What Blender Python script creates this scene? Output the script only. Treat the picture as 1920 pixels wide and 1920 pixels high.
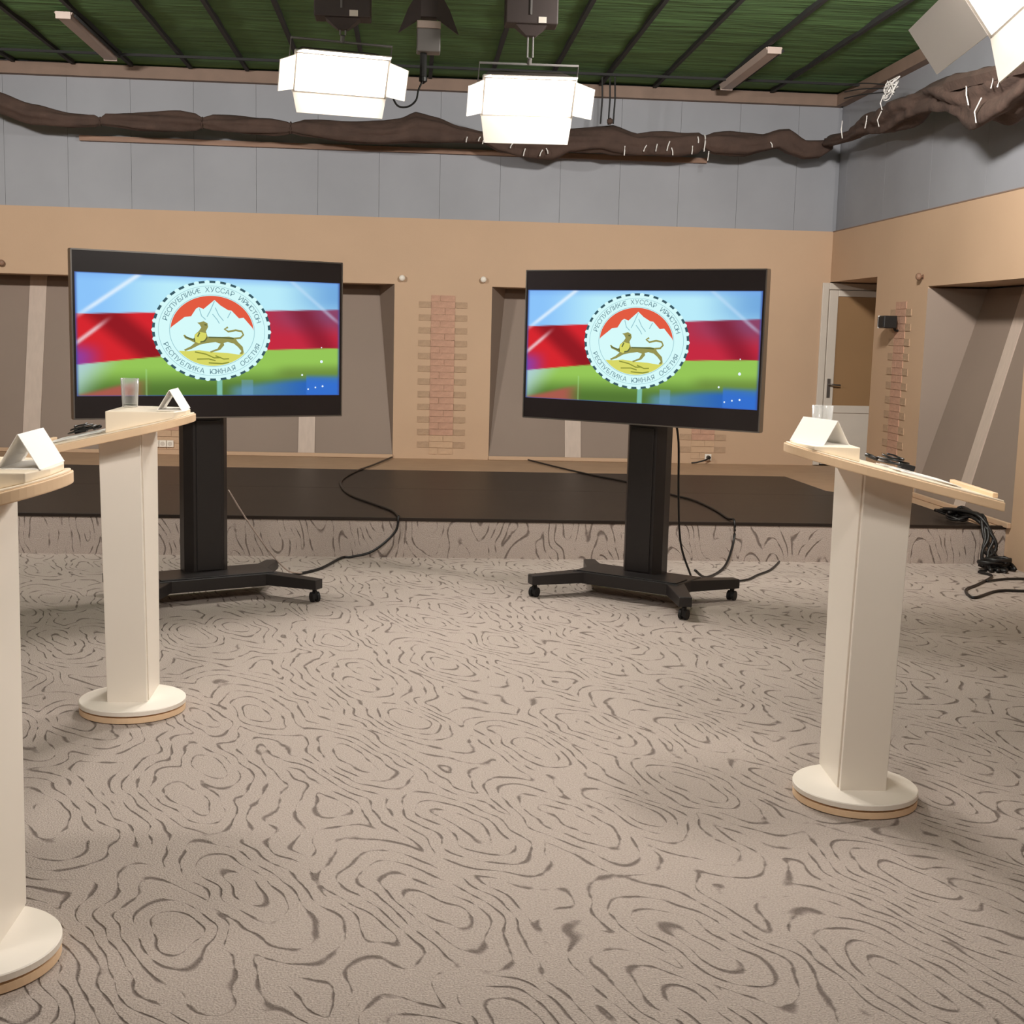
import bpy, bmesh, math, random
from mathutils import Vector, Matrix, noise
random.seed(7)
for o in list(bpy.data.objects): bpy.data.objects.remove(o)
S = bpy.context.scene
COL = S.collection
pi = math.pi

# ------------------------------------------------------------------ camera, world, exposure
def make_camera():
    F, PITCH, ROLL, YAW = 2412.73, .1384, .0253, .0806        # focal length in pixels of a 1920 frame
    fw = Vector((math.sin(YAW)*math.cos(PITCH), math.cos(YAW)*math.cos(PITCH), -math.sin(PITCH)))
    rt = Vector((math.cos(YAW), -math.sin(YAW), 0)); up = rt.cross(fw)
    r2 = math.cos(ROLL)*rt + math.sin(ROLL)*up
    u2 = -math.sin(ROLL)*rt + math.cos(ROLL)*up
    cd = bpy.data.cameras.new('camera'); cam = bpy.data.objects.new('camera', cd); COL.objects.link(cam)
    m = Matrix((r2, u2, -fw)).transposed().to_4x4(); m.translation = (0, 0, 1.6)
    cam.matrix_world = m
    cd.sensor_fit = 'HORIZONTAL'; cd.sensor_width = 36; cd.lens = F/1920*36
    cd.clip_start = .05; cd.clip_end = 100
    S.camera = cam
make_camera()
w = bpy.data.worlds.new('world'); S.world = w; w.use_nodes = True
w.node_tree.nodes['Background'].inputs[0].default_value = (0, 0, 0, 1)
w.node_tree.nodes['Background'].inputs[1].default_value = 0
S.view_settings.view_transform = 'Standard'; S.view_settings.look = 'None'
S.view_settings.gamma = 1; S.view_settings.use_curve_mapping = False
S.view_settings.exposure = 0.0
LAMP_COLOR = (1, .95, .895)
P_VIEW, P_NEAR, P_STAGE, P_FRONT = 60, 34, 172, 11           # watts of the studio lamps

# ------------------------------------------------------------------ materials
def lin(c): return tuple((v/255/12.92 if v/255 <= .04045 else ((v/255+.055)/1.055)**2.4) for v in c[:3])
MATS = {}
def newmat(name):
    m = bpy.data.materials.new(name); m.use_nodes = True; MATS[name] = m
    return m, m.node_tree.nodes, m.node_tree.links, m.node_tree.nodes['Principled BSDF']
def mat(name, c, rough=.6, metal=0, var=.06, scale=6, bump=0, bscale=60, stretch=(1, 1, 1), spec=.5):
    """plain surface: base colour with gentle mottling and optional fine relief"""
    m, N, L, b = newmat(name)
    b.inputs['Roughness'].default_value = rough; b.inputs['Metallic'].default_value = metal
    b.inputs['Specular IOR Level'].default_value = spec
    tc = N.new('ShaderNodeTexCoord'); mp = N.new('ShaderNodeMapping'); mp.inputs['Scale'].default_value = stretch
    L.new(tc.outputs['Object'], mp.inputs[0])
    nz = N.new('ShaderNodeTexNoise'); nz.inputs['Scale'].default_value = scale; nz.inputs['Detail'].default_value = 4
    L.new(mp.outputs[0], nz.inputs['Vector'])
    cr = N.new('ShaderNodeValToRGB'); k = lin(c)
    cr.color_ramp.elements[0].position = .3; cr.color_ramp.elements[1].position = .7
    cr.color_ramp.elements[0].color = tuple(v*(1-var) for v in k)+(1,)
    cr.color_ramp.elements[1].color = tuple(min(1, v*(1+var)) for v in k)+(1,)
    L.new(nz.outputs['Fac'], cr.inputs[0]); L.new(cr.outputs[0], b.inputs['Base Color'])
    if bump:
        n2 = N.new('ShaderNodeTexNoise'); n2.inputs['Scale'].default_value = bscale; n2.inputs['Detail'].default_value = 3
        L.new(mp.outputs[0], n2.inputs['Vector'])
        bp = N.new('ShaderNodeBump'); bp.inputs['Strength'].default_value = bump; bp.inputs['Distance'].default_value = .02
        L.new(n2.outputs['Fac'], bp.inputs['Height']); L.new(bp.outputs[0], b.inputs['Normal'])
    return m
def emis(name, c, s=1.0):
    m = bpy.data.materials.new(name); m.use_nodes = True; MATS[name] = m
    N, L = m.node_tree.nodes, m.node_tree.links; N.clear()
    e = N.new('ShaderNodeEmission'); e.inputs[0].default_value = lin(c)+(1,); e.inputs[1].default_value = s
    o = N.new('ShaderNodeOutputMaterial'); L.new(e.outputs[0], o.inputs[0]); return m

mat('beige', (192, 162, 134), .75, var=.03, scale=1.2, bump=.05, bscale=120)
mat('taupe', (138, 122, 110), .7, var=.03, scale=1.5)
mat('lath', (190, 173, 160), .6, var=.05, scale=4, stretch=(8, 8, .6))
mat('bluewall', (146, 148, 154), .6, var=.07, scale=1.3)
mat('brick_pink', (186, 146, 124), .85, var=.12, scale=14, bump=.3)
mat('brick_taupe', (174, 146, 120), .85, var=.10, scale=14, bump=.3)
mat('brick_worn', (194, 163, 134), .85, var=.06, scale=14, bump=.2)
mat('cornice', (132, 110, 96), .7, var=.08)
mat('oak', (140, 108, 88), .6, var=.15, scale=5, stretch=(.6, 6, 6))
mat('laminate', (41, 33, 28), .42, var=.16, scale=3, stretch=(.5, 5, 1), spec=.22)
mat('strip', (178, 148, 120), .6, var=.05)
mat('green', (86, 122, 70), .9, var=.22, scale=2.2, bump=.9, bscale=5, stretch=(.35, 2.2, 1))
mat('batten', (38, 38, 38), .8)
mat('pale_metal', (178, 160, 150), .5, var=.04)
mat('black', (20, 18, 18), .45, var=.1)
mat('cart', (33, 29, 29), .42, var=.06)
mat('rubber', (24, 22, 22), .7)
mat('bezel', (40, 34, 36), .3)
mat('silver', (140, 136, 132), .3, metal=.8, var=.02)
mat('white', (236, 228, 216), .5, var=.02)
mat('column', (240, 231, 219), .45, var=.02, scale=2)
mat('birch_edge', (238, 205, 168), .55, var=.05, scale=3, stretch=(2, 2, 3))
mat('birch', (244, 228, 204), .45, var=.03, scale=4)
mat('paper', (248, 244, 238), .7, var=.01)
mat('cloth', (72, 55, 47), .9, var=.18, scale=7, bump=.35, bscale=25)
mat('hook', (225, 222, 218), .5)
mat('hoist', (66, 56, 54), .6, var=.06)
mat('grey_metal', (120, 116, 114), .5, var=.05)
mat('door_white', (206, 196, 184), .4, var=.02)
mat('door_glass', (150, 118, 84), .35, var=.05, scale=1.2)
mat('flap', (228, 222, 214), .35, var=.03)
mat('ceil_plain', (120, 112, 104), .8)
emis('diffuser', (255, 246, 232), 14)

def glass():
    m, N, L, b = newmat('glass')
    b.inputs['Base Color'].default_value = (.9, .9, .9, 1); b.inputs['Roughness'].default_value = .08
    tr = N.new('ShaderNodeBsdfTransparent'); tr.inputs[0].default_value = (.97, .98, .98, 1)
    lw = N.new('ShaderNodeLayerWeight'); lw.inputs[0].default_value = .25
    mx = N.new('ShaderNodeMixShader'); L.new(lw.outputs['Facing'], mx.inputs[0]); L.new(tr.outputs[0], mx.inputs[1]); L.new(b.outputs[0], mx.inputs[2])
    L.new(mx.outputs[0], N['Material Output'].inputs[0])
glass()

def translucent():
    m, N, L, b = newmat('flap_thin')
    b.inputs['Base Color'].default_value = lin((205, 200, 196))+(1,)
    b.inputs['Roughness'].default_value = .35; b.inputs['Transmission Weight'].default_value = .35
translucent()

def carpet(name, rot=None, base=(176, 163, 154), dark=(104, 92, 86), ang=.45, cell=(.34, 1.0), freq=8.6):
    """tufted carpet: dark broken strokes that run round staggered leaf-shaped cells"""
    m, N, L, b = newmat(name)
    b.inputs['Roughness'].default_value = .95; b.inputs['Specular IOR Level'].default_value = .15
    def math_(op, a, c=None, d=None):
        n = N.new('ShaderNodeMath'); n.operation = op
        for i, v in enumerate((a, c, d)):
            if v is None: continue
            if isinstance(v, (int, float)): n.inputs[i].default_value = v
            else: L.new(v, n.inputs[i])
        return n.outputs[0]
    def tex(vec, scale, detail=2, ):
        n = N.new('ShaderNodeTexNoise'); n.inputs['Scale'].default_value = scale; n.inputs['Detail'].default_value = detail
        L.new(vec, n.inputs['Vector']); return n
    tc = N.new('ShaderNodeTexCoord'); mp = N.new('ShaderNodeMapping')
    if rot: mp.inputs['Rotation'].default_value = rot
    L.new(tc.outputs['Object'], mp.inputs[0]); P = mp.outputs[0]
    wn = tex(P, 2.6, 2)
    sub = N.new('ShaderNodeVectorMath'); sub.operation = 'SUBTRACT'; L.new(wn.outputs['Color'], sub.inputs[0]); sub.inputs[1].default_value = (.5, .5, .5)
    scl = N.new('ShaderNodeVectorMath'); scl.operation = 'SCALE'; L.new(sub.outputs[0], scl.inputs[0]); scl.inputs['Scale'].default_value = .16
    add = N.new('ShaderNodeVectorMath'); L.new(P, add.inputs[0]); L.new(scl.outputs[0], add.inputs[1])
    sx = N.new('ShaderNodeSeparateXYZ'); L.new(add.outputs[0], sx.inputs[0]); X, Y = sx.outputs[0], sx.outputs[1]
    rt = N.new('ShaderNodeMapping'); rt.vector_type = 'TEXTURE'; rt.inputs['Rotation'].default_value = (0, 0, ang); rt.inputs['Scale'].default_value = (cell[0], cell[1], 1)
    cxy = N.new('ShaderNodeCombineXYZ'); L.new(X, cxy.inputs[0]); L.new(Y, cxy.inputs[1]); L.new(cxy.outputs[0], rt.inputs[0])
    vo = N.new('ShaderNodeTexVoronoi'); vo.voronoi_dimensions = '2D'; vo.feature = 'SMOOTH_F1'; vo.inputs['Scale'].default_value = 1; vo.inputs['Smoothness'].default_value = .12; vo.inputs['Randomness'].default_value = .75
    L.new(rt.outputs[0], vo.inputs['Vector'])
    n1 = tex(P, 3.2, 1)
    ph = math_('ADD', math_('MULTIPLY', vo.outputs['Distance'], freq), math_('MULTIPLY', n1.outputs['Fac'], 2.6))
    fr = math_('FRACT', ph)
    d = math_('ABSOLUTE', math_('SUBTRACT', fr, .5))                  # 0 on a stroke's axis
    n2 = tex(P, 12, 2)                                                # breaks the strokes up
    width = math_('MINIMUM', math_('MULTIPLY', math_('SUBTRACT', n2.outputs['Fac'], .44), .62), .095)
    core = math_('MULTIPLY', math_('LESS_THAN', vo.outputs['Distance'], .10), .3)
    width = math_('SUBTRACT', width, core)
    st = N.new('ShaderNodeMapRange'); st.interpolation_type = 'SMOOTHSTEP'
    L.new(math_('SUBTRACT', d, width), st.inputs['Value'])
    st.inputs['From Min'].default_value = -.07; st.inputs['From Max'].default_value = .07
    st.inputs['To Min'].default_value = 1; st.inputs['To Max'].default_value = 0
    sp = tex(P, 170, 2)
    mix = N.new('ShaderNodeMix'); mix.data_type = 'RGBA'
    mix.inputs['A'].default_value = lin(base)+(1,); mix.inputs['B'].default_value = lin(dark)+(1,)
    L.new(math_('MULTIPLY', st.outputs[0], .85), mix.inputs['Factor'])
    hs = N.new('ShaderNodeHueSaturation'); L.new(mix.outputs['Result'], hs.inputs['Color'])
    L.new(math_('ADD', .56, math_('MULTIPLY', sp.outputs['Fac'], .88)), hs.inputs['Value'])
    L.new(hs.outputs[0], b.inputs['Base Color'])
    bp = N.new('ShaderNodeBump'); bp.inputs['Strength'].default_value = .8; bp.inputs['Distance'].default_value = .010
    L.new(math_('ADD', math_('MULTIPLY', sp.outputs['Fac'], .6), math_('MULTIPLY', st.outputs[0], -.6)), bp.inputs['Height'])
    L.new(bp.outputs[0], b.inputs['Normal'])
carpet('carpet')
carpet('carpet_riser', rot=(-pi/2, 0, 0), ang=.12, cell=(.26, 1.0), freq=6.5)

def screen_mat():
    m = bpy.data.materials.new('screen_picture'); m.use_nodes = True; MATS['screen_picture'] = m
    N, L = m.node_tree.nodes, m.node_tree.links; N.clear()
    a = N.new('ShaderNodeVertexColor'); a.layer_name = 'picture'
    e = N.new('ShaderNodeEmission'); e.inputs[1].default_value = 1.0
    o = N.new('ShaderNodeOutputMaterial'); L.new(a.outputs[0], e.inputs[0]); L.new(e.outputs[0], o.inputs[0])
screen_mat()
for n, c in dict(em_disc=(214, 250, 250), em_red=(226, 92, 66), em_dark=(60, 90, 100), em_line=(150, 196, 205), em_cat=(150, 148, 84), em_catdark=(96, 104, 62),
                 em_gold=(216, 216, 104), em_golddark=(140, 146, 60), em_white=(232, 246, 255), em_text=(104, 140, 150)).items(): emis(n, c, 1)

# ------------------------------------------------------------------ mesh helpers
class MB:
    def __init__(s): s.v, s.f = [], []
    def add(s, vs, fs):
        k = len(s.v); s.v += [tuple(p) for p in vs]; s.f += [tuple(i+k for i in f) for f in fs]; return s
    def box(s, x0, x1, y0, y1, z0, z1, M=None):
        vs = [Vector(p) for p in ((x0,y0,z0),(x1,y0,z0),(x1,y1,z0),(x0,y1,z0),(x0,y0,z1),(x1,y0,z1),(x1,y1,z1),(x0,y1,z1))]
        if M: vs = [M @ p for p in vs]
        return s.add(vs, [(0,3,2,1),(4,5,6,7),(0,1,5,4),(1,2,6,5),(2,3,7,6),(3,0,4,7)])
    def hexa(s, pts): return s.add(pts, [(0,3,2,1),(4,5,6,7),(0,1,5,4),(1,2,6,5),(2,3,7,6),(3,0,4,7)])
    def prism(s, poly, lo, hi, top=None):
        """poly: (x,y) list counter-clockwise; lo/hi number or function of (x,y)"""
        n = len(poly); fl = lo if callable(lo) else (lambda x, y: lo); fh = hi if callable(hi) else (lambda x, y: hi)
        vs = [(x, y, fl(x, y)) for x, y in poly]+[(x, y, fh(x, y)) for x, y in poly]
        return s.add(vs, [tuple(range(n-1, -1, -1)), tuple(range(n, 2*n))]+[(i, (i+1) % n, n+(i+1) % n, n+i) for i in range(n)])
    def lathe(s, prof, n=32, c=(0, 0, 0)):
        vs = []; fs = []
        for r, z in prof:
            for i in range(n): t = 2*pi*i/n; vs.append((c[0]+r*math.cos(t), c[1]+r*math.sin(t), c[2]+z))
        for k in range(len(prof)-1):
            for i in range(n): fs.append((k*n+i, k*n+(i+1) % n, (k+1)*n+(i+1) % n, (k+1)*n+i))
        fs.append(tuple(range(n-1, -1, -1))); fs.append(tuple(range((len(prof)-1)*n, len(prof)*n)))
        return s.add(vs, fs)
    def tube(s, pts, r, n=8):
        pts = [Vector(p) for p in pts]; vs = []; fs = []
        for i, p in enumerate(pts):
            t = (pts[min(i+1, len(pts)-1)]-pts[max(i-1, 0)]).normalized()
            a = t.cross(Vector((0, 0, 1)));
            if a.length < .05: a = t.cross(Vector((0, 1, 0)))
            a.normalize(); b = t.cross(a)
            rr = r[i] if isinstance(r, (list, tuple)) else r
            for k in range(n): q = 2*pi*k/n; vs.append(p+a*math.cos(q)*rr+b*math.sin(q)*rr)
        for i in range(len(pts)-1):
            for k in range(n): fs.append((i*n+k, i*n+(k+1) % n, (i+1)*n+(k+1) % n, (i+1)*n+k))
        fs.append(tuple(range(n-1, -1, -1))); fs.append(tuple(range((len(pts)-1)*n, len(pts)*n)))
        return s.add(vs, fs)
    def mesh(s, name):
        m = bpy.data.meshes.new(name); m.from_pydata(s.v, [], s.f); m.update()
        bm = bmesh.new(); bm.from_mesh(m); bmesh.ops.recalc_face_normals(bm, faces=bm.faces); bm.to_mesh(m); bm.free(); return m
    def build(s, name, material, parent=None, smooth=False, bevel=0):
        return link(name, s.mesh(name), material, parent, smooth, bevel)
def link(name, me, material, parent=None, smooth=False, bevel=0):
    if material and not me.materials: me.materials.append(MATS[material])
    o = bpy.data.objects.new(name, me); COL.objects.link(o); o.parent = parent
    if smooth:
        for p in me.polygons: p.use_smooth = True
    if bevel:
        b = o.modifiers.new('bevel', 'BEVEL'); b.width = bevel; b.segments = 2; b.limit_method = 'ANGLE'; b.angle_limit = .6
    return o
def smooth_path(pts, k=6):
    P = [Vector(p) for p in pts]; out = []
    for i in range(len(P)-1):
        a, b, c, d = P[max(i-1, 0)], P[i], P[i+1], P[min(i+2, len(P)-1)]
        for j in range(k):
            t = j/k
            out.append(.5*((2*b)+(c-a)*t+(2*a-5*b+4*c-d)*t*t+(3*b-a-3*c+d)*t**3))
    return out+[P[-1]]
def tag(o, label, cat, group=None, kind=None):
    o['label'] = label; o['category'] = cat
    if group: o['group'] = group
    if kind: o['kind'] = kind
    return o
def empty(name, loc=(0, 0, 0), rz=0, label=None, cat=None, group=None):
    o = bpy.data.objects.new(name, None); COL.objects.link(o); o.location = loc; o.rotation_euler = (0, 0, rz); o.empty_display_size = .1
    if label: tag(o, label, cat, group)
    return o
def copy_tree(o, parent=None):
    c = o.copy(); COL.objects.link(c); c.parent = parent
    for ch in list(o.children): copy_tree(ch, c)
    return c

# ------------------------------------------------------------------ room constants (metres)
YB, XR, ZB, ZP, YF, ZC = 13.41, 4.373, 2.728, .282, 9.035, 4.135
XL, Y0 = -6.5, -3.0
ZN = 2.063                                                          # head of the wall niches
PIERS = [-5.24, -2.46, .32, 3.10]; HW = .50                         # pillars of the back wall
BTH = .55                                                           # wall thickness

# ------------------------------------------------------------------ structure
fl = MB().box(XL, XR+.6, Y0, YF+.05, -.1, 0).build('floor', 'carpet'); tag(fl, 'grey carpet with dark squiggle strokes covering the studio floor', 'floor', kind='structure')

# platform
pl = empty('stage_platform', (0, 0, 0)); tag(pl, 'low stage platform with dark laminate top along the back wall', 'platform', kind='structure')
MB().box(XL, XR, YF+.02, YB+.5, -.05, ZP-.006).build('platform_body', 'strip', pl)
MB().box(XR-.001, XR+1.2, 11.98, YB+.02, -.05, ZP-.006).build('platform_body', 'strip', pl)
MB().box(XL, XR, YF, YF+.02, 0, ZP-.02).build('riser', 'carpet_riser', pl)
MB().box(XL, XR, YF-.006, YF+.03, ZP-.02, ZP+.004).build('nosing', 'laminate', pl, bevel=.003)
xs = [XL]
for r, (ya, yb) in enumerate([(YF+.03, 10.75), (10.756, 12.2)]):
    cuts = [x+(.9 if r else 0) for x in xs[1:]]
    cuts = [XL]+[c for c in cuts if c < 3.6]
    for i in range(len(cuts)):
        a = cuts[i]; last = i == len(cuts)-1
        if not last: poly = [(a+.003, ya), (cuts[i+1], ya), (cuts[i+1], yb), (a+.003, yb)]
        elif r == 0: poly = [(a+.003, ya), (4.19, ya), (4.17, 10.5), (3.93, 10.75), (a+.003, yb)]
        else: poly = [(a+.003, ya), (3.92, ya), (3.68, 11.07), (3.64, yb), (a+.003, yb)]
        MB().prism(poly, ZP-.006, ZP).build('laminate_sheet', 'laminate', pl)
# back wall
wb = empty('wall_back'); tag(wb, 'beige back wall with niches and pillars below grey-blue panelling', 'wall', kind='structure')
m = MB().box(XL, XR+1.3, YB, YB+BTH, ZN, ZB)
m.v, m.f = [], []
m.box(XL, XR, YB, YB+BTH, ZN, ZB)
m.box(XR, XR+1.3, YB+.03, YB+BTH, 2.22, ZB)
for p in PIERS[:3]: m.box(p-HW, p+HW, YB, YB+BTH, ZP-.01, ZN)
m.box(PIERS[3]-HW, 4.30, YB, YB+BTH, ZP-.01, ZN)
m.box(XL, XL+.3, YB, YB+BTH, ZP-.01, ZN)
m.build('wall_body', 'beige', wb)
MB().box(XL, XR+1.3, YB+.06, YB+BTH, ZB, ZC).box(XL, XR+1.3, YB+BTH, YB+BTH+.05, ZP-.3, ZC).build('upper_wall', 'bluewall', wb)
def upper_panels(parent, a, b, step, place):
    x = a
    while x < b-.05:
        e = min(x+step, b); place(x+.0012, e-.0012); x = e
upper_panels(wb, XL, XR, .615, lambda a, b: MB().box(a, b, YB+.035, YB+.062, ZB+.001, ZC-.01).build('panel', 'bluewall', wb))
def niche(parent, M, w, lath_off=0):
    """M maps (along wall, depth into wall, z): panel leaning back, splayed cheeks, pale lath down its middle"""
    h = w/2; D, sp = .45, .17
    T = lambda *p: M @ Vector(p)
    MB().hexa([T(-h, .0, ZP-.004), T(h, .0, ZP-.004), T(h, .05, ZP-.004), T(-h, .05, ZP-.004), T(-h+sp, D, ZN), T(h-sp, D, ZN), T(h-sp, D+.05, ZN), T(-h+sp, D+.05, ZN)]).build('niche_panel', 'taupe', parent)
    for s in (-1, 1):
        MB().add([T(s*h, 0, ZP), T(s*h, 0, ZN), T(s*(h-sp), D, ZN), T(s*(h+.02), .02, ZP), T(s*(h+.02), .02, ZN), T(s*(h-sp+.02), D+.02, ZN)],
                 [(0, 1, 2), (5, 4, 3), (0, 3, 4, 1), (1, 4, 5, 2), (2, 5, 3, 0)]).build('niche_cheek', 'taupe', parent)
    l = .085
    MB().hexa([T(lath_off-l, -.012, ZP), T(lath_off+l, -.012, ZP), T(lath_off+l, .01, ZP), T(lath_off-l, .01, ZP), T(lath_off-l, D-.012, ZN-.002), T(lath_off+l, D-.012, ZN-.002), T(lath_off+l, D+.01, ZN-.002), T(lath_off-l, D+.01, ZN-.002)]).build('lath', 'lath', parent)
    MB().box(-h, h, -.03, .0, ZP-.004, ZP+.035, M).build('niche_sill', 'beige', parent, bevel=.004)
for i in range(3):
    c = (PIERS[i]+PIERS[i+1])/2
    niche(wb, Matrix.Translation((c, YB, 0)), PIERS[i+1]-PIERS[i]-2*HW)
niche_left_end = None
BR = {}
def brick_strip(parent, M):
    bw, bh, g = .25, .0655, .004
    def brick(a, b, k, mt):
        z1 = 1.963-k*bh; key = (round(b-a, 3), mt)
        if key not in BR:
            d = (b-a)/2-g/2
            me = MB().box(-d, d, -.007, .004, -bh/2+g/2, bh/2-g/2).mesh('brick'); me.materials.append(MATS[mt]); BR[key] = me
        o = bpy.data.objects.new('brick', BR[key]); COL.objects.link(o); o.parent = parent
        o.matrix_basis = M @ Matrix.Translation(((a+b)/2, random.uniform(-.0015, .001), z1-bh/2))
    for k in range(25):
        core = 'brick_worn' if k > 21 else 'brick_pink'
        if k % 2:
            brick(-bw, -bw/2, k, 'brick_taupe'); brick(-bw/2, bw/2, k, core); brick(bw/2, bw, k, 'brick_taupe')
        else:
            s = .02 if k % 4 else -.03
            brick(-bw/2, s, k, core); brick(s, bw/2, k, core)
for p in PIERS[1:3]: brick_strip(wb, Matrix.Translation((p, YB, 0)))
brick_strip(wb, Matrix.Translation((3.09, YB, 0)))

# right wall: doorway next to the corner, pillar, niche, plain wall towards the camera
wr = empty('wall_right'); tag(wr, 'beige side wall with doorway, pillar and niche below grey-blue panelling', 'wall', kind='structure')
m = MB()
m.box(XR, XR+BTH, 10.80, 12.03, ZP-.3, ZB)
m.box(XR, XR+BTH, 12.03, YB+.03, 2.21, ZB)
m.box(XR, XR+BTH, 8.96, 10.80, 2.08, ZB)
m.box(XR, XR+BTH, Y0, 8.96, -.05, ZB)
m.box(XR, XR+BTH, 8.96, 10.80, -.05, ZP-.005)
m.build('wall_body', 'beige', wr)
MB().box(XR+.06, XR+BTH, Y0, YB+.1, ZB, ZC).box(XR+BTH, XR+BTH+.05, Y0, 12.03, -.1, ZC).box(XR+1.2, XR+1.25, 11.9, YB+.1, 0, ZC).box(XR+BTH, XR+1.25, 11.97, 12.02, 0, ZC).box(XR+.3, XR+1.25, 11.97, YB+.1, 2.4, 2.45).build('upper_wall', 'bluewall', wr)
upper_panels(wr, 0.0, YB+.035, 1.1, lambda a, b: MB().box(XR+.035, XR+.062, a, b, ZB+.001, ZC-.01).build('panel', 'bluewall', wr))
MB().box(XR-.004, XR+.06, Y0, YB, ZB-.006, ZB+.004).build('panel_edge', 'cornice', wr)
MR = Matrix(((0, 1, 0, XR), (-1, 0, 0, 9.88), (0, 0, 1, 0), (0, 0, 0, 1)))
niche(wr, MR, 1.84)
brick_strip(wr, Matrix(((0, 1, 0, XR), (-1, 0, 0, 11.37), (0, 0, 1, 0), (0, 0, 0, 1))))
wl = MB().box(XL-.1, XL, Y0, YB+.5, -.05, ZC).build('wall_left', 'beige'); tag(wl, 'plain beige side wall opposite the doorway', 'wall', kind='structure')
wf = MB().box(XL, XR+.5, Y0-.1, Y0, -.05, ZC).build('wall_front', 'beige'); tag(wf, 'plain beige wall facing the stage', 'wall', kind='structure')

# ceiling: green cloth stretched over dark battens
ce = empty('ceiling'); tag(ce, 'ceiling hung with wrinkled green cloth between dark battens', 'ceiling', kind='structure')
g = MB(); nx, ny = 60, 90
for j in range(ny+1):
    for i in range(nx+1):
        x = XL+(XR+.5-XL)*i/nx; y = Y0+(YB+.02-Y0)*j/ny
        g.v.append((x, y, ZC-.015+.02*noise.noise(Vector((x*.8, y*2.2, 3)))))
for j in range(ny):
    for i in range(nx): k = j*(nx+1)+i; g.f.append((k, k+1, k+nx+2, k+nx+1))
g.build('ceiling_cloth', 'green', ce, smooth=True)
MB().box(XL, XR+1.3, Y0, YB+.6, ZC+.04, ZC+.14).build('ceiling_slab', 'ceil_plain', ce)
for x in (-5.0, -4.45, -3.9, -3.33, -2.77, -2.2, -1.65, -1.1, -.5, .15, .75, 1.33, 1.865, 2.415, 3.01, 3.62):
    MB().box(x-.018, x+.018, Y0, YB-.08, ZC-.05, ZC).build('batten', 'batten', ce)
MB().box(XL, XR, 12.68, 12.705, ZC-.072, ZC-.05).build('cross_batten', 'batten', ce)
t1 = MB().box(XL, XR, YB-.06, YB+.05, 3.985, 4.10).build('trim_1', 'cornice'); tag(t1, 'brown cornice strip along the top of back wall', 'trim', kind='structure')
t2 = MB().box(XR-.06, XR+.05, Y0, YB-.06, 3.985, 4.10).build('trim_2', 'cornice'); tag(t2, 'brown cornice strip along the top of side wall', 'trim', kind='structure')
t3 = MB().box(-3.3, 3.0, YB-.02, YB+.035, 3.375, 3.425).build('trim_3', 'oak'); tag(t3, 'narrow brown wooden rail on back wall behind rolled curtain', 'trim', kind='structure')

# door in the corner doorway
d1 = empty('door_1', (4.29, YB-.02, ZP)); tag(d1, 'white framed door with brown frosted pane in the corner doorway', 'door', kind='structure')
m = MB().box(0, .07, 0, .06, 0, 1.92).box(.86, .93, 0, .06, 0, 1.92).box(.07, .86, 0, .06, 1.85, 1.92)
m.build('door_frame', 'door_white', d1, bevel=.006)
m = MB().box(.075, .17, -.012, .04, .01, 1.845).box(.76, .855, -.012, .04, .01, 1.845).box(.17, .76, -.012, .04, 1.78, 1.845).box(.17, .76, -.012, .04, .56, .64).box(.17, .76, -.012, .04, .01, .10)
m.build('door_leaf', 'door_white', d1, bevel=.006)
MB().box(.17, .76, .006, .02, .64, 1.78).build('pane', 'door_glass', d1)
MB().box(.17, .76, .004, .03, .10, .56).build('lower_panel', 'door_white', d1)
h = MB().box(.10, .135, -.02, -.01, .72, .92).build('handle_plate', 'silver', d1)
MB().tube([(.118, -.02, .86), (.118, -.055, .86), (.135, -.062, .86), (.23, -.062, .855)], .009).build('door_handle', 'silver', d1, smooth=True)

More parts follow.
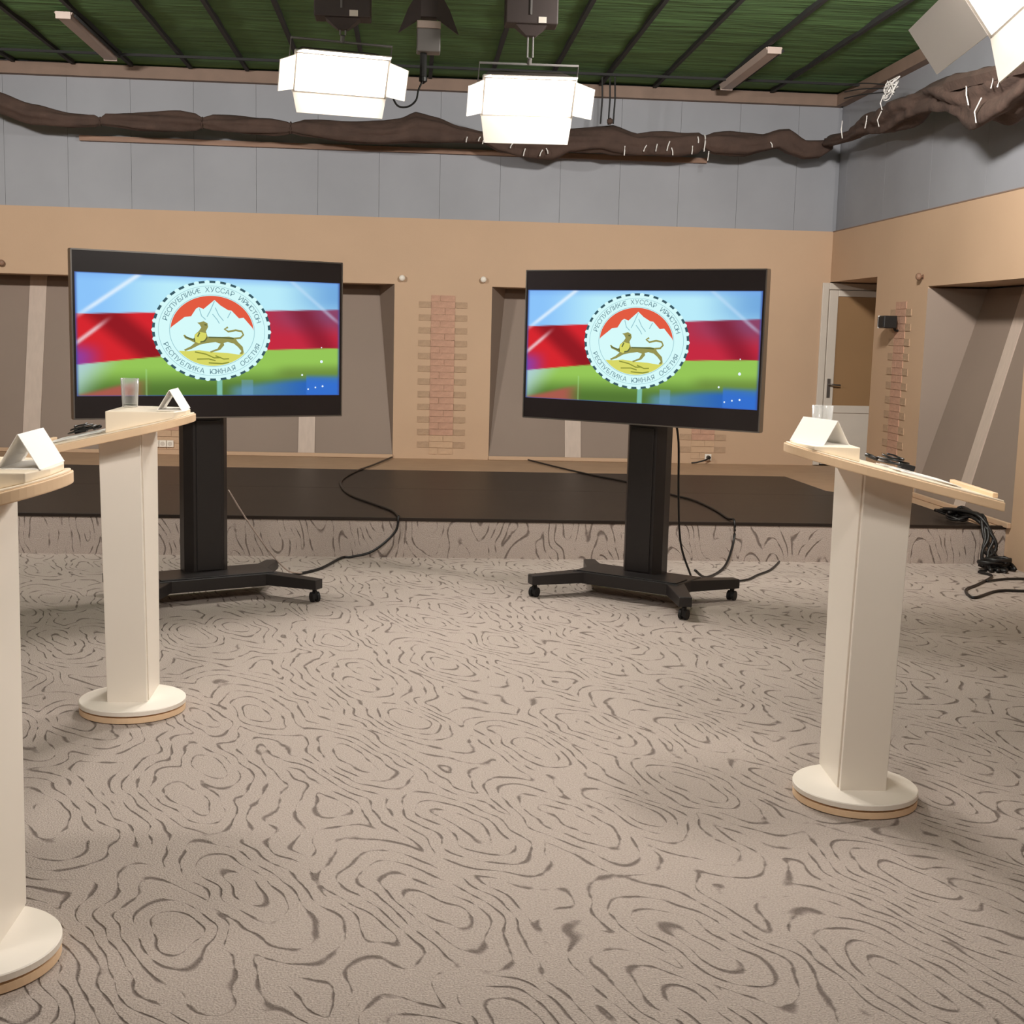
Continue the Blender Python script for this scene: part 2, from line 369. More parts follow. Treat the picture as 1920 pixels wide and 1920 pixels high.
# ------------------------------------------------------------------ televisions on carts
W, HT = 1.576, .908
RX, RY, ECX, ECY = .348, .282, -.012, .034                             # emblem ellipse on the screen
def mixc(a, b, t): t = max(0, min(1, t)); return tuple(p+(q-p)*t for p, q in zip(a, b))
def sst(a, b, x): t = max(0, min(1, (x-a)/(b-a))); return t*t*(3-2*t)
def picture(u, v):
    """flag with sky glow, streaks and a blue corner; u right, v down, both 0..1"""
    vb = .335-.10*u; vg = .745-.166*u-.03*math.sin(pi*u)
    wht = mixc((140, 196, 250), (186, 236, 250), sst(.05, .35, u)); wht = mixc(wht, (116, 170, 222), sst(.72, 1, u)*sst(-.1, .2, .33-v))
    wht = mixc(wht, (120, 170, 240), sst(.08, 0, v)*.5)
    red = mixc((214, 40, 48), (146, 28, 36), sst(.12, .02, abs((u-.14)-(v-.4)*.55))); red = mixc(red, (196, 44, 66), sst(.55, .75, u)); red = mixc(red, (140, 70, 104), sst(.55, .95, u)*sst(.52, .3, v))
    red = mixc(red, (146, 62, 156), sst(.12, .0, u)*sst(.52, .68, v)); red = mixc(red, (120, 24, 40), sst(.1, .0, abs(u-.9-(v-.45)*.3))*.6)
    grn = mixc((150, 198, 88), (84, 118, 52), sst(.76, .98, v+.05*u)); grn = mixc(grn, (104, 128, 58), sst(.12, 0, abs(v-(.86-.06*u)))*sst(.7, .8, u)*.6)
    grn = mixc(grn, (172, 206, 206), sst(.16, .0, u+(v-.78)*.35)); 
    tri = sst(-.02, .03, (v-1.02)+.9*(u-.0)*.9)
    if v > .8: grn = mixc(grn, (168, 92, 78), sst(0, .05, v-(.97-.55*u))*sst(.27, .17, u))
    blu = mixc((92, 140, 150), (40, 96, 190), sst(.55, .95, u)); grn = mixc(grn, blu, sst(.85, .93, v+.03*math.sin(9*u))*sst(.53, .6, u))
    if u > .86: grn = mixc(grn, (58, 116, 210), sst(.80, .86, v)*.8)
    c = mixc(wht, red, sst(-.006, .006, v-vb)); c = mixc(c, grn, sst(-.006, .006, v-vg))
    s = abs(u-(.225-.62*v)*1.0)                                       # white light streaks
    c = mixc(c, (236, 246, 255), sst(.022, .0, s)*sst(.42, .25, v)*.85)
    s2 = abs(u-(.20-.42*(v-.0)*1.0)+.02); c = mixc(c, (240, 236, 240), sst(.02, 0, abs(u-(.155-.30*(v-.3)*1.9)))*sst(.14, .06, u)*sst(.3, .38, v)*.8)
    c = mixc(c, (200, 226, 250), sst(.02, 0, abs(u-.80-(v)*.55))*sst(.4, .3, v)*.5)
    if .505 < u < .53 and v > .86: c = mixc(c, (140, 206, 200), .8)
    if .60 < u < .65 and v > .86: c = mixc(c, (110, 160, 200), .5)
    if .243 < u < .25 and v > .78: c = mixc(c, (170, 220, 150), .5)
    edge = min(u, 1-u, v, 1-v); c = mixc((60, 80, 150), c, sst(-.004, .012, edge))
    return c
def flat(poly, z, e=None):
    m = MB(); m.add([(x, -z, y) for x, y in poly], [tuple(range(len(poly)))]); return m
def screen_meshes():
    """list of (name, mesh, material): picture and emblem drawn in the plane y=0 facing -y, origin at screen centre"""
    out = []
    nx, ny = 200, 92; w, h = W-.03, HT*.735
    me = bpy.data.meshes.new('picture'); vs = []; cs = []
    for j in range(ny+1):
        for i in range(nx+1):
            u, v = i/nx, j/ny; vs.append(((u-.5)*w, 0, (.5-v)*h)); cs.append(lin(picture(u, v))+(1,))
    fs = [(j*(nx+1)+i, (j+1)*(nx+1)+i, (j+1)*(nx+1)+i+1, j*(nx+1)+i+1) for j in range(ny) for i in range(nx)]
    me.from_pydata(vs, [], fs); at = me.color_attributes.new('picture', 'FLOAT_COLOR', 'POINT')
    for k, c in enumerate(cs): at.data[k].color = c
    out.append(('picture', me, 'screen_picture'))
    E = lambda x, y: (ECX+x*RX, ECY+y*RY)
    Z = lambda px, py: E((px-962)/867, (845-py)/695)                  # read off the emblem's drawing grid
    def ell(r, a0=0, a1=2*pi, n=72): return [E(r*math.cos(a0+(a1-a0)*i/n), r*math.sin(a0+(a1-a0)*i/n)) for i in range(n+(0 if abs(a1-a0) > 6.28 else 1))]
    def emit(name, polys, z, mt):
        m = MB()
        for p in polys: m.add([(x, -z, y) for x, y in p], [tuple(range(len(p)))])
        me = bpy.data.meshes.new(name); me.from_pydata(m.v, [], m.f); bm = bmesh.new(); bm.from_mesh(me)
        bmesh.ops.triangulate(bm, faces=bm.faces); bm.normal_update()
        for f in bm.faces:
            if f.normal.y > 0: f.normal_flip()
        bm.to_mesh(me); bm.free(); out.append((name, me, mt))
    def stroke(pts, wd):
        pts = [Vector(p) for p in pts]; L, R = [], []
        for i, p in enumerate(pts):
            t = (pts[min(i+1, len(pts)-1)]-pts[max(i-1, 0)]).normalized(); n = Vector((-t.y, t.x))*wd/2; L.append(p+n); R.append(p-n)
        return [tuple(q) for q in L]+[tuple(q) for q in reversed(R)]
    nt = 34
    teeth = []
    for k in range(nt):
        a = 2*pi*(k+.5)/nt; teeth.append(ell(1.0, a-.05, a+.05, 4)+ell(.955, a+.05, a-.05, 4))
    emit('emblem_disc', [[E((.985+.025*math.cos(nt*t))*math.cos(t), (.985+.025*math.cos(nt*t))*math.sin(t)) for t in [2*pi*i/408 for i in range(408)]]], .0006, 'em_disc')
    emit('emblem_teeth', teeth, .0009, 'em_dark')
    ring = lambda r, d: [ell(r, a, a+.12, 6)+ell(r-d, a+.12, a, 6) for a in [2*pi*i/52.36 for i in range(53)]]
    emit('emblem_rings', ring(.90, .008)+ring(.72, .01), .0009, 'em_line')
    mt = [(372, 800), (440, 750), (560, 660), (650, 650), (720, 545), (760, 520), (830, 545), (990, 415), (1080, 490), (1190, 550), (1240, 555), (1350, 660), (1420, 650), (1552, 790)]
    emit('emblem_sky', [ell(.70, .04, pi-.04, 40)+[Z(*p) for p in mt]], .0009, 'em_red')
    ml = [((990, 430), (930, 560), (880, 650)), ((1000, 520), (1050, 620), (1120, 700)), ((770, 540), (800, 640), (860, 690)), ((1230, 570), (1180, 660)), ((960, 610), (1030, 690), (1060, 740))]
    emit('emblem_ridges', [stroke([Z(*p) for p in l], .005) for l in ml], .0012, 'em_line')
    gtop = [(1345, 1170), (1180, 1150), (960, 1140), (760, 1115), (600, 1130)]
    emit('emblem_ground', [ell(.70, pi+.62, 2*pi-.66, 40)+[Z(*p) for p in gtop]], .0012, 'em_gold')
    emit('emblem_furrows', [stroke([Z(*p) for p in l], .007) for l in [((700, 1140), (860, 1170), (980, 1220), (1080, 1215)), ((730, 1240), (900, 1235), (1000, 1260)), ((1000, 1190), (1120, 1235), (1200, 1230)), ((900, 1290), (1100, 1300), (1200, 1280))]], .0015, 'em_golddark')
    cat = [(735, 735), (780, 728), (830, 713), (885, 740), (895, 790), (862, 850), (885, 925), (1000, 930), (1200, 920), (1290, 935), (1330, 990), (1405, 1060), (1420, 1140), (1395, 1165), (1355, 1160), (1385, 1120), (1330, 1060), (1270, 1015), (1180, 995), (1120, 1010), (1130, 1040), (1070, 1105), (930, 1150), (920, 1130), (1030, 1090), (1075, 1020), (1000, 1000), (880, 1015), (770, 1040), (650, 1100), (560, 1130), (545, 1110), (640, 1065), (700, 1015), (640, 985), (560, 955), (535, 910), (560, 905), (590, 940), (690, 960), (700, 900), (760, 850), (795, 800), (770, 760)]
    emit('emblem_leopard', [[Z(*p) for p in cat]], .0015, 'em_cat')
    emit('emblem_tail', [stroke([Z(*p) for p in [(1270, 945), (1370, 935), (1415, 890), (1390, 842), (1300, 828), (1190, 850), (1135, 815), (1185, 788)]], .011)], .0015, 'em_cat')
    emit('emblem_mane', [[Z(*p) for p in q] for q in [((700, 900), (770, 860), (870, 880), (860, 960), (760, 1020), (700, 1000)),]], .0018, 'em_gold')
    emit('emblem_spots', [stroke([Z(*p) for p in l], .008) for l in [((690, 950), (700, 1000)), ((770, 870), (740, 930)), ((880, 935), (840, 990), (780, 1000)), ((900, 935), (1100, 935), (1270, 945)), ((840, 760), (875, 765)), ((560, 930), (680, 975))]], .0021, 'em_catdark')
    # lettering round the ring
    m = MB()
    def letters(txt, a0, a1, top):
        for i, ch in enumerate(txt):
            if ch == ' ': continue
            cu = bpy.data.curves.new('t', 'FONT'); cu.body = ch; cu.size = .039; cu.align_x = 'CENTER'; cu.resolution_u = 2
            ob = bpy.data.objects.new('t', cu); me = ob.to_mesh()
            a = a0+(a1-a0)*i/(len(txt)-1); r = .775 if top else .865
            c = E(r*math.cos(a), r*math.sin(a)); rot = math.atan2(RX*math.sin(a), RY*math.cos(a))*0+(math.atan2(math.sin(a)*RX, math.cos(a)*RY) - pi/2 if top else math.atan2(math.sin(a)*RX, math.cos(a)*RY)+pi/2)
            vs = []
            for p in me.vertices:
                x, y = p.co.x*1.1, p.co.y
                vs.append((c[0]+x*math.cos(rot)-y*math.sin(rot), -.0012, c[1]+x*math.sin(rot)+y*math.cos(rot)))
            m.add(vs, [tuple(f.vertices) for f in me.polygons]); ob.to_mesh_clear(); bpy.data.objects.remove(ob); bpy.data.curves.remove(cu)
    letters('РЕСПУБЛИКÆ ХУССАР ИРЫСТОН', pi-.28, .28, True)
    letters('РЕСПУБЛИКА ЮЖНАЯ ОСЕТИЯ', pi+.36, 2*pi-.36, False)
    out.append(('emblem_lettering', m.mesh('emblem_lettering'), 'em_text'))
    U = lambda u, v: ((u-.5)*w, (.5-v)*h)
    sparks = []
    for u, v, r in ((.925, .70, .009), (.845, .82, .006), (.90, .93, .005), (.87, .945, .005), (.93, .92, .006), (.925, .575, .004)):
        c = U(u, v); sparks.append([(c[0]+r*math.cos(t), c[1]+r*math.sin(t)) for t in [2*pi*i/14 for i in range(14)]])
    emit('sparks', sparks, .0009, 'em_white')
    return out
SM = screen_meshes()
def television(loc, a, label):
    t = empty('television', loc, a, label, 'television', 'televisions on wheeled carts')          # origin: centre of the screen face
    MB().box(-W/2, W/2, .0, .045, -HT/2, HT/2).build('casing', 'bezel', t, bevel=.004)
    m = MB()
    for b in ((-W/2-.003, W/2+.003, -.004, .05, HT/2-.003, HT/2+.005), (-W/2-.003, W/2+.003, -.004, .05, -HT/2-.005, -HT/2+.003), (-W/2-.005, -W/2+.003, -.004, .05, -HT/2, HT/2), (W/2-.003, W/2+.005, -.004, .05, -HT/2, HT/2)): m.box(*b)
    m.build('trim_frame', 'silver', t)
    MB().box(-.45, .45, .045, .085, -.30, .28).build('back_cover', 'black', t, bevel=.01)
    s = MB().box(-W/2+.004, W/2-.004, -.002, .0, -HT/2+.004, HT/2-.004).build('screen', 'bezel', t)
    for n, me, mt in SM:
        o = link(n, me, mt, s); o.location = (0, -.003, HT*.003)
        if n in ('emblem_teeth', 'emblem_rings', 'emblem_lettering', 'emblem_ridges', 'emblem_furrows', 'emblem_spots', 'sparks'): o['kind'] = 'stuff'
    return t
def cart(loc, a, label):
    t = empty('television_cart', loc, a, label, 'tv cart', 'wheeled television carts')
    # post with bevelled front corners and a lighter front cover
    pw, pd = .132, .06
    poly = [(-pw, pd), (-pw, -.02), (-pw+.04, -pd-.02), (pw-.04, -pd-.02), (pw, -.02), (pw, pd)]
    MB().prism(poly, .14, 1.62).build('post', 'cart', t, bevel=.004)
    MB().box(-.075, .075, -pd-.028, -pd-.018, .16, 1.05).build('post_cover', 'cart', t, bevel=.003)
    MB().box(-.30, .30, -.113, -.082, 1.30, 1.36).box(-.30, .30, -.113, -.082, 1.58, 1.62).build('mount', 'black', t)
    # crossbar and four splayed legs
    B = Matrix.Translation((0, -.13, 0))
    MB().box(-.36, .36, -.13, .20, .075, .15, B).build('crossbar', 'cart', t, bevel=.006)
    MB().box(-.34, .34, -.12, .04, .150, .156, B).build('top_plate', 'cart', t, bevel=.003)
    for sx in (-1, 1):
        for sy in (-1, 1):
            a0 = Vector((sx*.30, sy*.06-.13)); b0 = Vector((sx*.52, sy*.37-.13)); d = (b0-a0).normalized(); n = Vector((-d.y, d.x))*.038
            p = [a0+n*1.5, a0-n*1.5, b0-n, b0+n]
            lg = MB().hexa([(q.x, q.y, .078) for q in p]+[(q.x, q.y, z) for q, z in zip(p, (.148, .148, .135, .135))]).build('leg', 'cart', t, bevel=.004)
            c = b0-d*.03
            cs = MB().tube([(c.x-.024, c.y, .03), (c.x-.008, c.y, .03)], .03, 14).tube([(c.x+.008, c.y, .03), (c.x+.024, c.y, .03)], .03, 14).tube([(c.x, c.y, .03), (c.x, c.y, .085)], .012, 8).box(c.x-.007, c.x+.007, c.y-.02, c.y+.02, .02, .07).build('caster', 'rubber', lg, smooth=False)
    return t
AL, AR = .4794, -.6462
TL, TR = Vector((-1.120, 7.519, 0)), Vector((1.340, 7.633, 0))
ZT = 1.0764+HT/2
for T, a, lt, lc in ((TL, AL, 'wide flat television showing flag and round emblem, partly behind a birch lectern top', 'black wheeled television cart half hidden by a white lectern column'),
                     (TR, AR, 'wide flat television showing flag and round emblem, the one nearer the glazed door', 'black wheeled television cart standing clear with three casters showing')):
    television((T.x, T.y, ZT), a, lt)
    back = Vector((-math.sin(a), math.cos(a), 0))
    cart(T+back*.20, a, lc)

# ------------------------------------------------------------------ lecterns and what lies on them
def lectern(loc, a, label, near, b0, tip):
    """+x is the audience side, where the sloping top is highest and rounded"""
    t = empty('lectern', loc, a, label, 'lectern', 'white debate lecterns')
    MB().lathe([(.205, 0), (.214, .004), (.214, .026)], 64).build('base_ring', 'birch_edge', t)
    MB().lathe([(.198, .026), (.198, .034)], 64).build('base_groove', 'birch_edge', t)
    MB().lathe([(.216, .034), (.216, .05), (.213, .053)], 64).build('base_plate', 'column', t)
    zt = lambda x: 1.148+.235*x
    # wide front plank towards the audience, tapering downwards; side planks against it with a narrow shadow gap
    nb, nt, fb, ft, th, xa, xu = .071, .139, .20, .222, .018, .074, -.089
    k = near                                                          # -1 or 1: which side is the narrow foot
    P = lambda x, v, z: (x, k*v, z)
    MB().hexa([P(xa-th, nb-.032, .052), P(xa, nb-.032, .052), P(xa, -fb+.0, .052), P(xa-th, -fb, .052), P(xa-th, nt-.032, zt(xa-th)), P(xa, nt-.032, zt(xa)), P(xa, -ft, zt(xa)), P(xa-th, -ft, zt(xa-th))]).build('front_plank', 'column', t, bevel=.002)
    for v0, v1, vo in ((nb, nt, -th), (-fb, -ft, -th)):
        MB().hexa([P(xu, v0, .052), P(xa-.002, v0, .052), P(xa-.002, v0+vo, .052), P(xu, v0+vo, .052), P(xu, v1, zt(xu)), P(xa-.002, v1, zt(xa)), P(xa-.002, v1+vo, zt(xa)), P(xu, v1+vo, zt(xu))]).build('side_plank', 'column', t, bevel=.002)
    c0, c1 = xu+.012, xa-.022
    MB().hexa([P(c0, nb-.019, .052), P(c1, nb-.019, .052), P(c1, -fb+.001, .052), P(c0, -fb+.001, .052), P(c0, nt-.019, zt(c0)), P(c1, nt-.019, zt(c1)), P(c1, -ft+.001, zt(c1)), P(c0, -ft+.001, zt(c0))]).build('core', 'birch_edge', t)
    # sloping top with rounded audience end
    end, hw = -.36, .24
    poly = [(end, -hw), (.06, -hw)]
    for i in range(1, 32):
        q = -pi/2+pi*i/32; poly.append((.06+(tip-.06)*math.cos(q)**.8, hw*math.sin(q)))
    poly += [(.06, hw), (end, hw)]
    MB().prism(poly, lambda x, y: zt(x), lambda x, y: zt(x)+.030).build('table_edge', 'birch_edge', t, bevel=.003)
    inner = [(x*.985-.002, y*.985) for x, y in poly]
    MB().prism(inner, lambda x, y: zt(x)+.030, lambda x, y: zt(x)+.036).build('table_top', 'birch', t, bevel=.002)
    # wedge that carries a level shelf
    zl = zt(.27)+.046
    MB().prism([(b0, -.19), (tip-.055, -.165), (tip-.027, -.06), (tip-.027, .06), (tip-.055, .165), (b0, .19)], lambda x, y: zt(x)+.036, zl).build('level_block', 'birch', t, bevel=.003)
    MB().box(end+.01, end+.028, -.2, .2, 0, .016, Matrix.Translation((0, 0, zt(end+.02)+.036))).build('paper_stop', 'birch_edge', t, bevel=.002)
    t['zl'] = 0; del t['zl']
    return t, zl, lambda x: zt(x)+.036
def at(loc, a, x, y, z):
    return Vector((loc[0]+x*math.cos(a)-y*math.sin(a), loc[1]+x*math.sin(a)+y*math.cos(a), z))
def tent_card(pos, a, label):
    t = empty('name_card', pos, a, label, 'name card', 'folded name cards on the lecterns')
    L, d, h, k = .105, .050, .082, .0018
    for nm, pts in (('front_leaf', ((d, 0), (d-k, 0), (-k/2, h), (k/2, h))), ('back_leaf', ((-d+k, 0), (-d, 0), (-k/2, h), (k/2, h-.001)))):
        MB().hexa([(x, -L, z) for x, z in pts]+[(x, L, z) for x, z in pts]).build(nm, 'paper', t)
    MB().box(-d, d, -L, L, .0, .0015).build('foot', 'paper', t)
    return t
def tumbler(pos, label):
    t = empty('tumbler', pos, .1, label, 'glass', 'clear tumblers on the lecterns')
    MB().lathe([(.029, 0), (.031, .002), (.037, .118), (.0355, .118), (.030, .012), (.0, .012)], 40).build('tumbler_body', 'glass', t, smooth=True)
    return t
def sheet(pos, a, tilt, w, d, label, n=3):
    t = empty('paper_sheets', pos, a, label, 'papers', 'papers on the lectern tops'); t.rotation_euler = (0, tilt, a)
    for k in range(n):
        M = Matrix.Rotation(random.uniform(-.12, .12), 4, 'Z')
        MB().box(-w/2, w/2, -d/2, d/2, .0022*k, .0022*k+.0016, M).build('sheet', 'paper', t)
    return t
def mic_cable(pos, a, tilt, label, seed):
    rnd = random.Random(seed)
    t = empty('clip_microphone', pos, a, label, 'microphone', 'clip microphones on the lectern tops'); t.rotation_euler = (0, tilt, a)
    pts = []
    for i in range(26):
        q = i*.75; r = .055-.0012*i+rnd.uniform(-.008, .008); pts.append((r*math.cos(q)*1.1, r*math.sin(q)*1.5, .006+.0012*i+rnd.uniform(0, .006)))
    MB().tube(smooth_path(pts, 4), .0035, 6).build('cable', 'black', t, smooth=True)
    MB().tube([(.05, -.02, .01), (.07, -.04, .014), (.085, -.055, .016)], [.006, .008, .007], 10).build('capsule', 'black', t, smooth=True)
    MB().box(-.05, .0, .05, .09, .003, .022).build('transmitter', 'black', t, bevel=.003)
    return t
TILT = -math.atan(.235)
LECT = [((-1.139, 5.319, 0), .013, 'white lectern with birch top standing in front of a television cart', 'A'),
        ((1.584, 4.263, 0), pi-.06, 'white lectern with birch top standing alone beside the doorway wall', 'B'),
        ((-1.080, 3.144, 0), .0, 'white lectern with birch top, farther from the screens than the one beside it', 'C')]
for loc, a, lab, key in LECT:
    t, zl, zs = lectern(loc, a, lab, 1 if key == 'B' else -1, {'A': -.05, 'B': .11, 'C': .03}[key], .31 if key == 'B' else .265)
    who = {'A': 'in front of the television cart', 'B': 'standing alone by the doorway wall', 'C': 'farthest from the screens'}[key]
    tent_card(at(loc, a, .205 if key == 'B' else .178, {'A': .02, 'B': .03, 'C': 0}[key], zl), a+(.32 if key == 'B' else 0), 'blank white folded name card on the lectern '+who)
    if key != 'C':
        tumbler(at(loc, a, *((-.012, .10) if key == 'A' else (.155, -.14)), zl), 'clear drinking glass on the lectern '+who)
    sx = -.205 if key == 'A' else -.16
    q = at(loc, a, sx, .05 if key != 'B' else -.04, 0); sheet((q.x, q.y, zs(sx)+.0005), a, TILT, .21, .29, 'loose white papers on the lectern '+who)
    if key != 'C':
        q = at(loc, a, -.09 if key == 'B' else -.20, -.1 if key == 'B' else .1, 0); mic_cable((q.x, q.y, zs(-.09 if key == 'B' else -.20)+.008), a, TILT, 'black clip microphone with coiled cable on the lectern '+who, ord(key))

# ------------------------------------------------------------------ studio lights
def studio_light(loc, aim, label, power, group='studio softlights', scale=1.0, bottom=1.05, sides=(.9, .9), roll=0, thin=False, hoist=None, spread=150, flap=.12, off=''):
    """face looks along -y in local space; barn doors hinge on its four edges"""
    t = empty('studio_light'+off, loc, 0, label, 'studio light', group)
    d = (Vector(aim)-Vector(loc)).normalized()
    q = d.to_track_quat('-Y', 'Z'); t.rotation_euler = (q @ Matrix.Rotation(roll, 3, 'Y').to_quaternion()).to_euler(); t.scale = (scale,)*3
    w, h = .29, .125
    MB().hexa([(-w, 0, -h), (w, 0, -h), (w*.8, .16, -h*.75), (-w*.8, .16, -h*.75), (-w, 0, h), (w, 0, h), (w*.8, .16, h*.75), (-w*.8, .16, h*.75)]).build('housing', 'hoist', t, bevel=.006)
    m = MB()
    for b in ((-w, w, h-.012, h+.004), (-w, w, -h-.004, -h+.012), (-w-.004, -w+.012, -h, h), (w-.012, w+.004, -h, h)): m.box(b[0], b[1], -.03, 0, b[2], b[3])
    m.build('rim', 'flap', t, bevel=.002)
    for k in range(4):
        x = -w+.015+(k+.5)*(2*w-.03)/4
        MB().box(x-(2*w-.03)/8+.003, x+(2*w-.03)/8-.003, -.014, -.004, -h+.014, h-.014).build('lamp_tube_panel', 'diffuser', t)
    def door(nm, hinge, ang, L, half, axis, mt):
        k = .0035
        if axis == 'x':                                              # top / bottom flap
            s = 1 if hinge > 0 else -1; ex = Vector((0, -math.cos(ang), s*math.sin(ang)))
            a = Vector((0, -.03, hinge)); n = Vector((0, s*math.sin(ang), math.cos(ang)))*k
            p = [a+Vector((-half, 0, 0)), a+Vector((half, 0, 0)), a+ex*L+Vector((half*.92, 0, 0)), a+ex*L+Vector((-half*.92, 0, 0))]
        else:
            s = 1 if hinge > 0 else -1; ex = Vector((s*math.sin(ang), -math.cos(ang), 0))
            a = Vector((hinge, -.03, 0)); n = Vector((math.cos(ang), s*math.sin(ang), 0))*k
            p = [a+Vector((0, 0, -half)), a+Vector((0, 0, half)), a+ex*L+Vector((0, 0, half*.9)), a+ex*L+Vector((0, 0, -half*.9))]
        MB().hexa([v-n for v in p]+[v+n for v in p]).build(nm, mt, t)
    door('top_flap', h, .45, .13, w, 'x', 'flap'); door('bottom_flap', -h, bottom, flap, w, 'x', 'flap')
    door('side_flap', -w, sides[0], .13 if not thin else .24, h*.85, 'z', 'flap_thin' if thin else 'flap'); door('side_flap', w, sides[1], .13, h*.85, 'z', 'flap')
    # yoke
    MB().tube([(-w-.02, .06, 0), (-w-.02, .06, h+.05), (w+.02, .06, h+.05), (w+.02, .06, 0)], .008, 8).build('yoke', 'grey_metal', t)
    MB().tube([(0, .06, h+.05), (0, .06, h+.09)], .014, 10).build('spigot', 'grey_metal', t)
    ld = bpy.data.lights.new('lamp'+off, 'AREA'); ld.shape = 'RECTANGLE'; ld.size = 2*w-.05; ld.size_y = 2*h-.05; ld.energy = power; ld.color = LAMP_COLOR; ld.spread = math.radians(spread)
    lo = bpy.data.objects.new('lamp_light'+off, ld); COL.objects.link(lo); lo.parent = t; lo.location = (0, -.02, 0); lo.rotation_euler = (-pi/2, 0, 0)
    M = t.matrix_basis.to_3x3(); q = Vector(loc)+M @ Vector((0, .06, h+.092))
    light_hoist(q, max(q.z+.09, (hoist or (3.9,))[0]), hoist[2] if hoist else 'dark hoist box of the '+label.replace('lit studio ', '').replace(' turned towards', ' facing').replace(' from the doorway', ''), w=hoist[1] if hoist else .16)
    return t
def light_hoist(loc, zb, label, w=.17, group='ceiling light hoists'):
    """dark weight box under the ceiling with a funnel foot, white sticker and two drop rods; loc = (x, y, z of the lamp spigot)"""
    t = empty('light_hoist', (loc[0], loc[1], 0), 0, label, 'light hoist', group)
    MB().box(-w, w, -.08, .08, zb, ZC-.03).build('hoist_box', 'hoist', t, bevel=.008)
    MB().hexa([(-.03, -.03, zb-.06), (.03, -.03, zb-.06), (.03, .03, zb-.06), (-.03, .03, zb-.06), (-w*.62, -.06, zb), (w*.62, -.06, zb), (w*.62, .06, zb), (-w*.62, .06, zb)]).build('funnel', 'hoist', t)
    MB().box(w*.25, w*.55, -.084, -.079, zb+.005, zb+.04).build('sticker', 'white', t)
    MB().box(-.012, .0, -.088, -.08, zb+.05, ZC-.05).build('rail', 'grey_metal', t)
    for x in (-.016, .016): MB().tube([(x, 0, loc[2]), (x, 0, zb-.05)], .006, 8).build('drop_rod', 'grey_metal', t)
    return t
L1, L2, L3 = Vector((-.455, 8.25, 3.145)), Vector((.700, 8.25, 3.06)), Vector((1.99, 4.25, 2.86))
studio_light(L1, (0.6, 4.0, .6), 'lit studio softlight with short lower flap, a cable looping from its side', P_VIEW, bottom=1.0, hoist=(3.42, .17, 'dark hoist box carrying the softlight with the looping cable'))
studio_light(L2, (1.2, 4.0, .4), 'lit studio softlight with long lowered flap beside hanging cords', P_VIEW, bottom=1.15, flap=.16, roll=-.03, hoist=(3.46, .16, 'dark hoist box carrying the softlight beside hanging cords'))
studio_light(L3, L3+Vector((-3, -1.2, -1.6)), 'lit studio softlight close to the side wall with thin grey side flap', P_NEAR, sides=(1.35, .9), bottom=1.0, flap=.18, thin=True, roll=-.40, hoist=(3.5, .16, 'dark hoist box carrying the softlight close to the side wall'))
for x, side in ((-3.6, 'on the far side from the doorway'), (2.3, 'on the doorway side')):
    studio_light((x, 7.0, 3.72), (x*.98 if x < 0 else 3.3, 13.4, 1.8), 'lit studio softlight turned towards the stage wall '+side, P_STAGE, 'softlights lighting the stage', off='_offscreen')
for x, side in ((-1.6, 'over the paired lecterns'), (.1, 'over the middle of the room'), (1.6, 'over the lone lectern')):
    studio_light((x, 2.3, 3.30), (x*.5+.15, 6.6, 0), 'lit studio softlight shining on the carpet '+side, P_FRONT*(1.55 if x < 0 else 1), 'softlights lighting the carpet', spread=115, off='_offscreen')
# unlit spotlight between the two, seen from behind
sp = empty('spotlight', (.08, 8.45, 3.17), 0, 'unlit dark spotlight with folded flaps hanging from the green ceiling', 'spotlight')
MB().box(-.05, .05, -.05, .05, .37, .90).build('suspension_post', 'hoist', sp)
MB().box(-.075, .075, -.06, .06, .16, .30).build('lamp_body', 'grey_metal', sp, bevel=.008)
MB().box(-.075, .075, -.065, .065, .30, .345).build('collar', 'pale_metal', sp, bevel=.006)
for s in (-1, 1):
    MB().hexa([(s*.05, -.05, .36), (s*.19, -.03, .27), (s*.19, -.02, .27), (s*.05, -.03, .36), (s*.05, -.05, .55), (s*.13, -.03, .42), (s*.13, -.02, .42), (s*.05, -.03, .55)]).build('flap', 'hoist', sp)
MB().tube([(-.03, 0, .0), (-.03, 0, .17)], .022, 10).build('focus_handle', 'batten', sp)
MB().lathe([(.0, -.03), (.026, -.012), (.026, .012), (.0, .03)], 14, (-.03, 0, -.0)).build('focus_knob', 'black', sp)
cb = MB().tube(smooth_path([(-.150, 8.40, 3.07), (-.109, 8.4, 2.996), (-.043, 8.4, 2.992), (.007, 8.4, 3.033), (.022, 8.42, 3.10), (.05, 8.44, 3.165)]), .006, 8).build('lamp_cable', 'black', smooth=True); tag(cb, 'thin black cable looping between softlight and unlit spotlight', 'cable')

# fluorescent battens on the ceiling
for (x, y0, y1, lab) in ((-2.84, 11.1, 12.75, 'pale unlit tube fitting on green ceiling far from the doorway'), (3.06, 11.25, 12.95, 'pale unlit tube fitting on green ceiling near the doorway corner')):
    t = empty('ceiling_tube_light', (x, (y0+y1)/2, ZC-.06), 0, lab, 'ceiling light', 'tube fittings on the ceiling'); l = (y1-y0)/2
    MB().hexa([(-.05, -l, -.05), (.05, -l, -.05), (.05, l, -.05), (-.05, l, -.05), (-.075, -l, .0), (.075, -l, .0), (.075, l, .0), (-.075, l, .0)]).build('tray', 'pale_metal', t, bevel=.004)
    MB().tube([(.085, -l+.03, -.02), (.085, l-.03, -.02)], .012, 10).build('tube', 'batten', t, smooth=True)
    for s in (-1, 1): MB().box(-.06, .06, s*l-.012, s*l+.012, -.055, .0).build('end_cap', 'pale_metal', t)

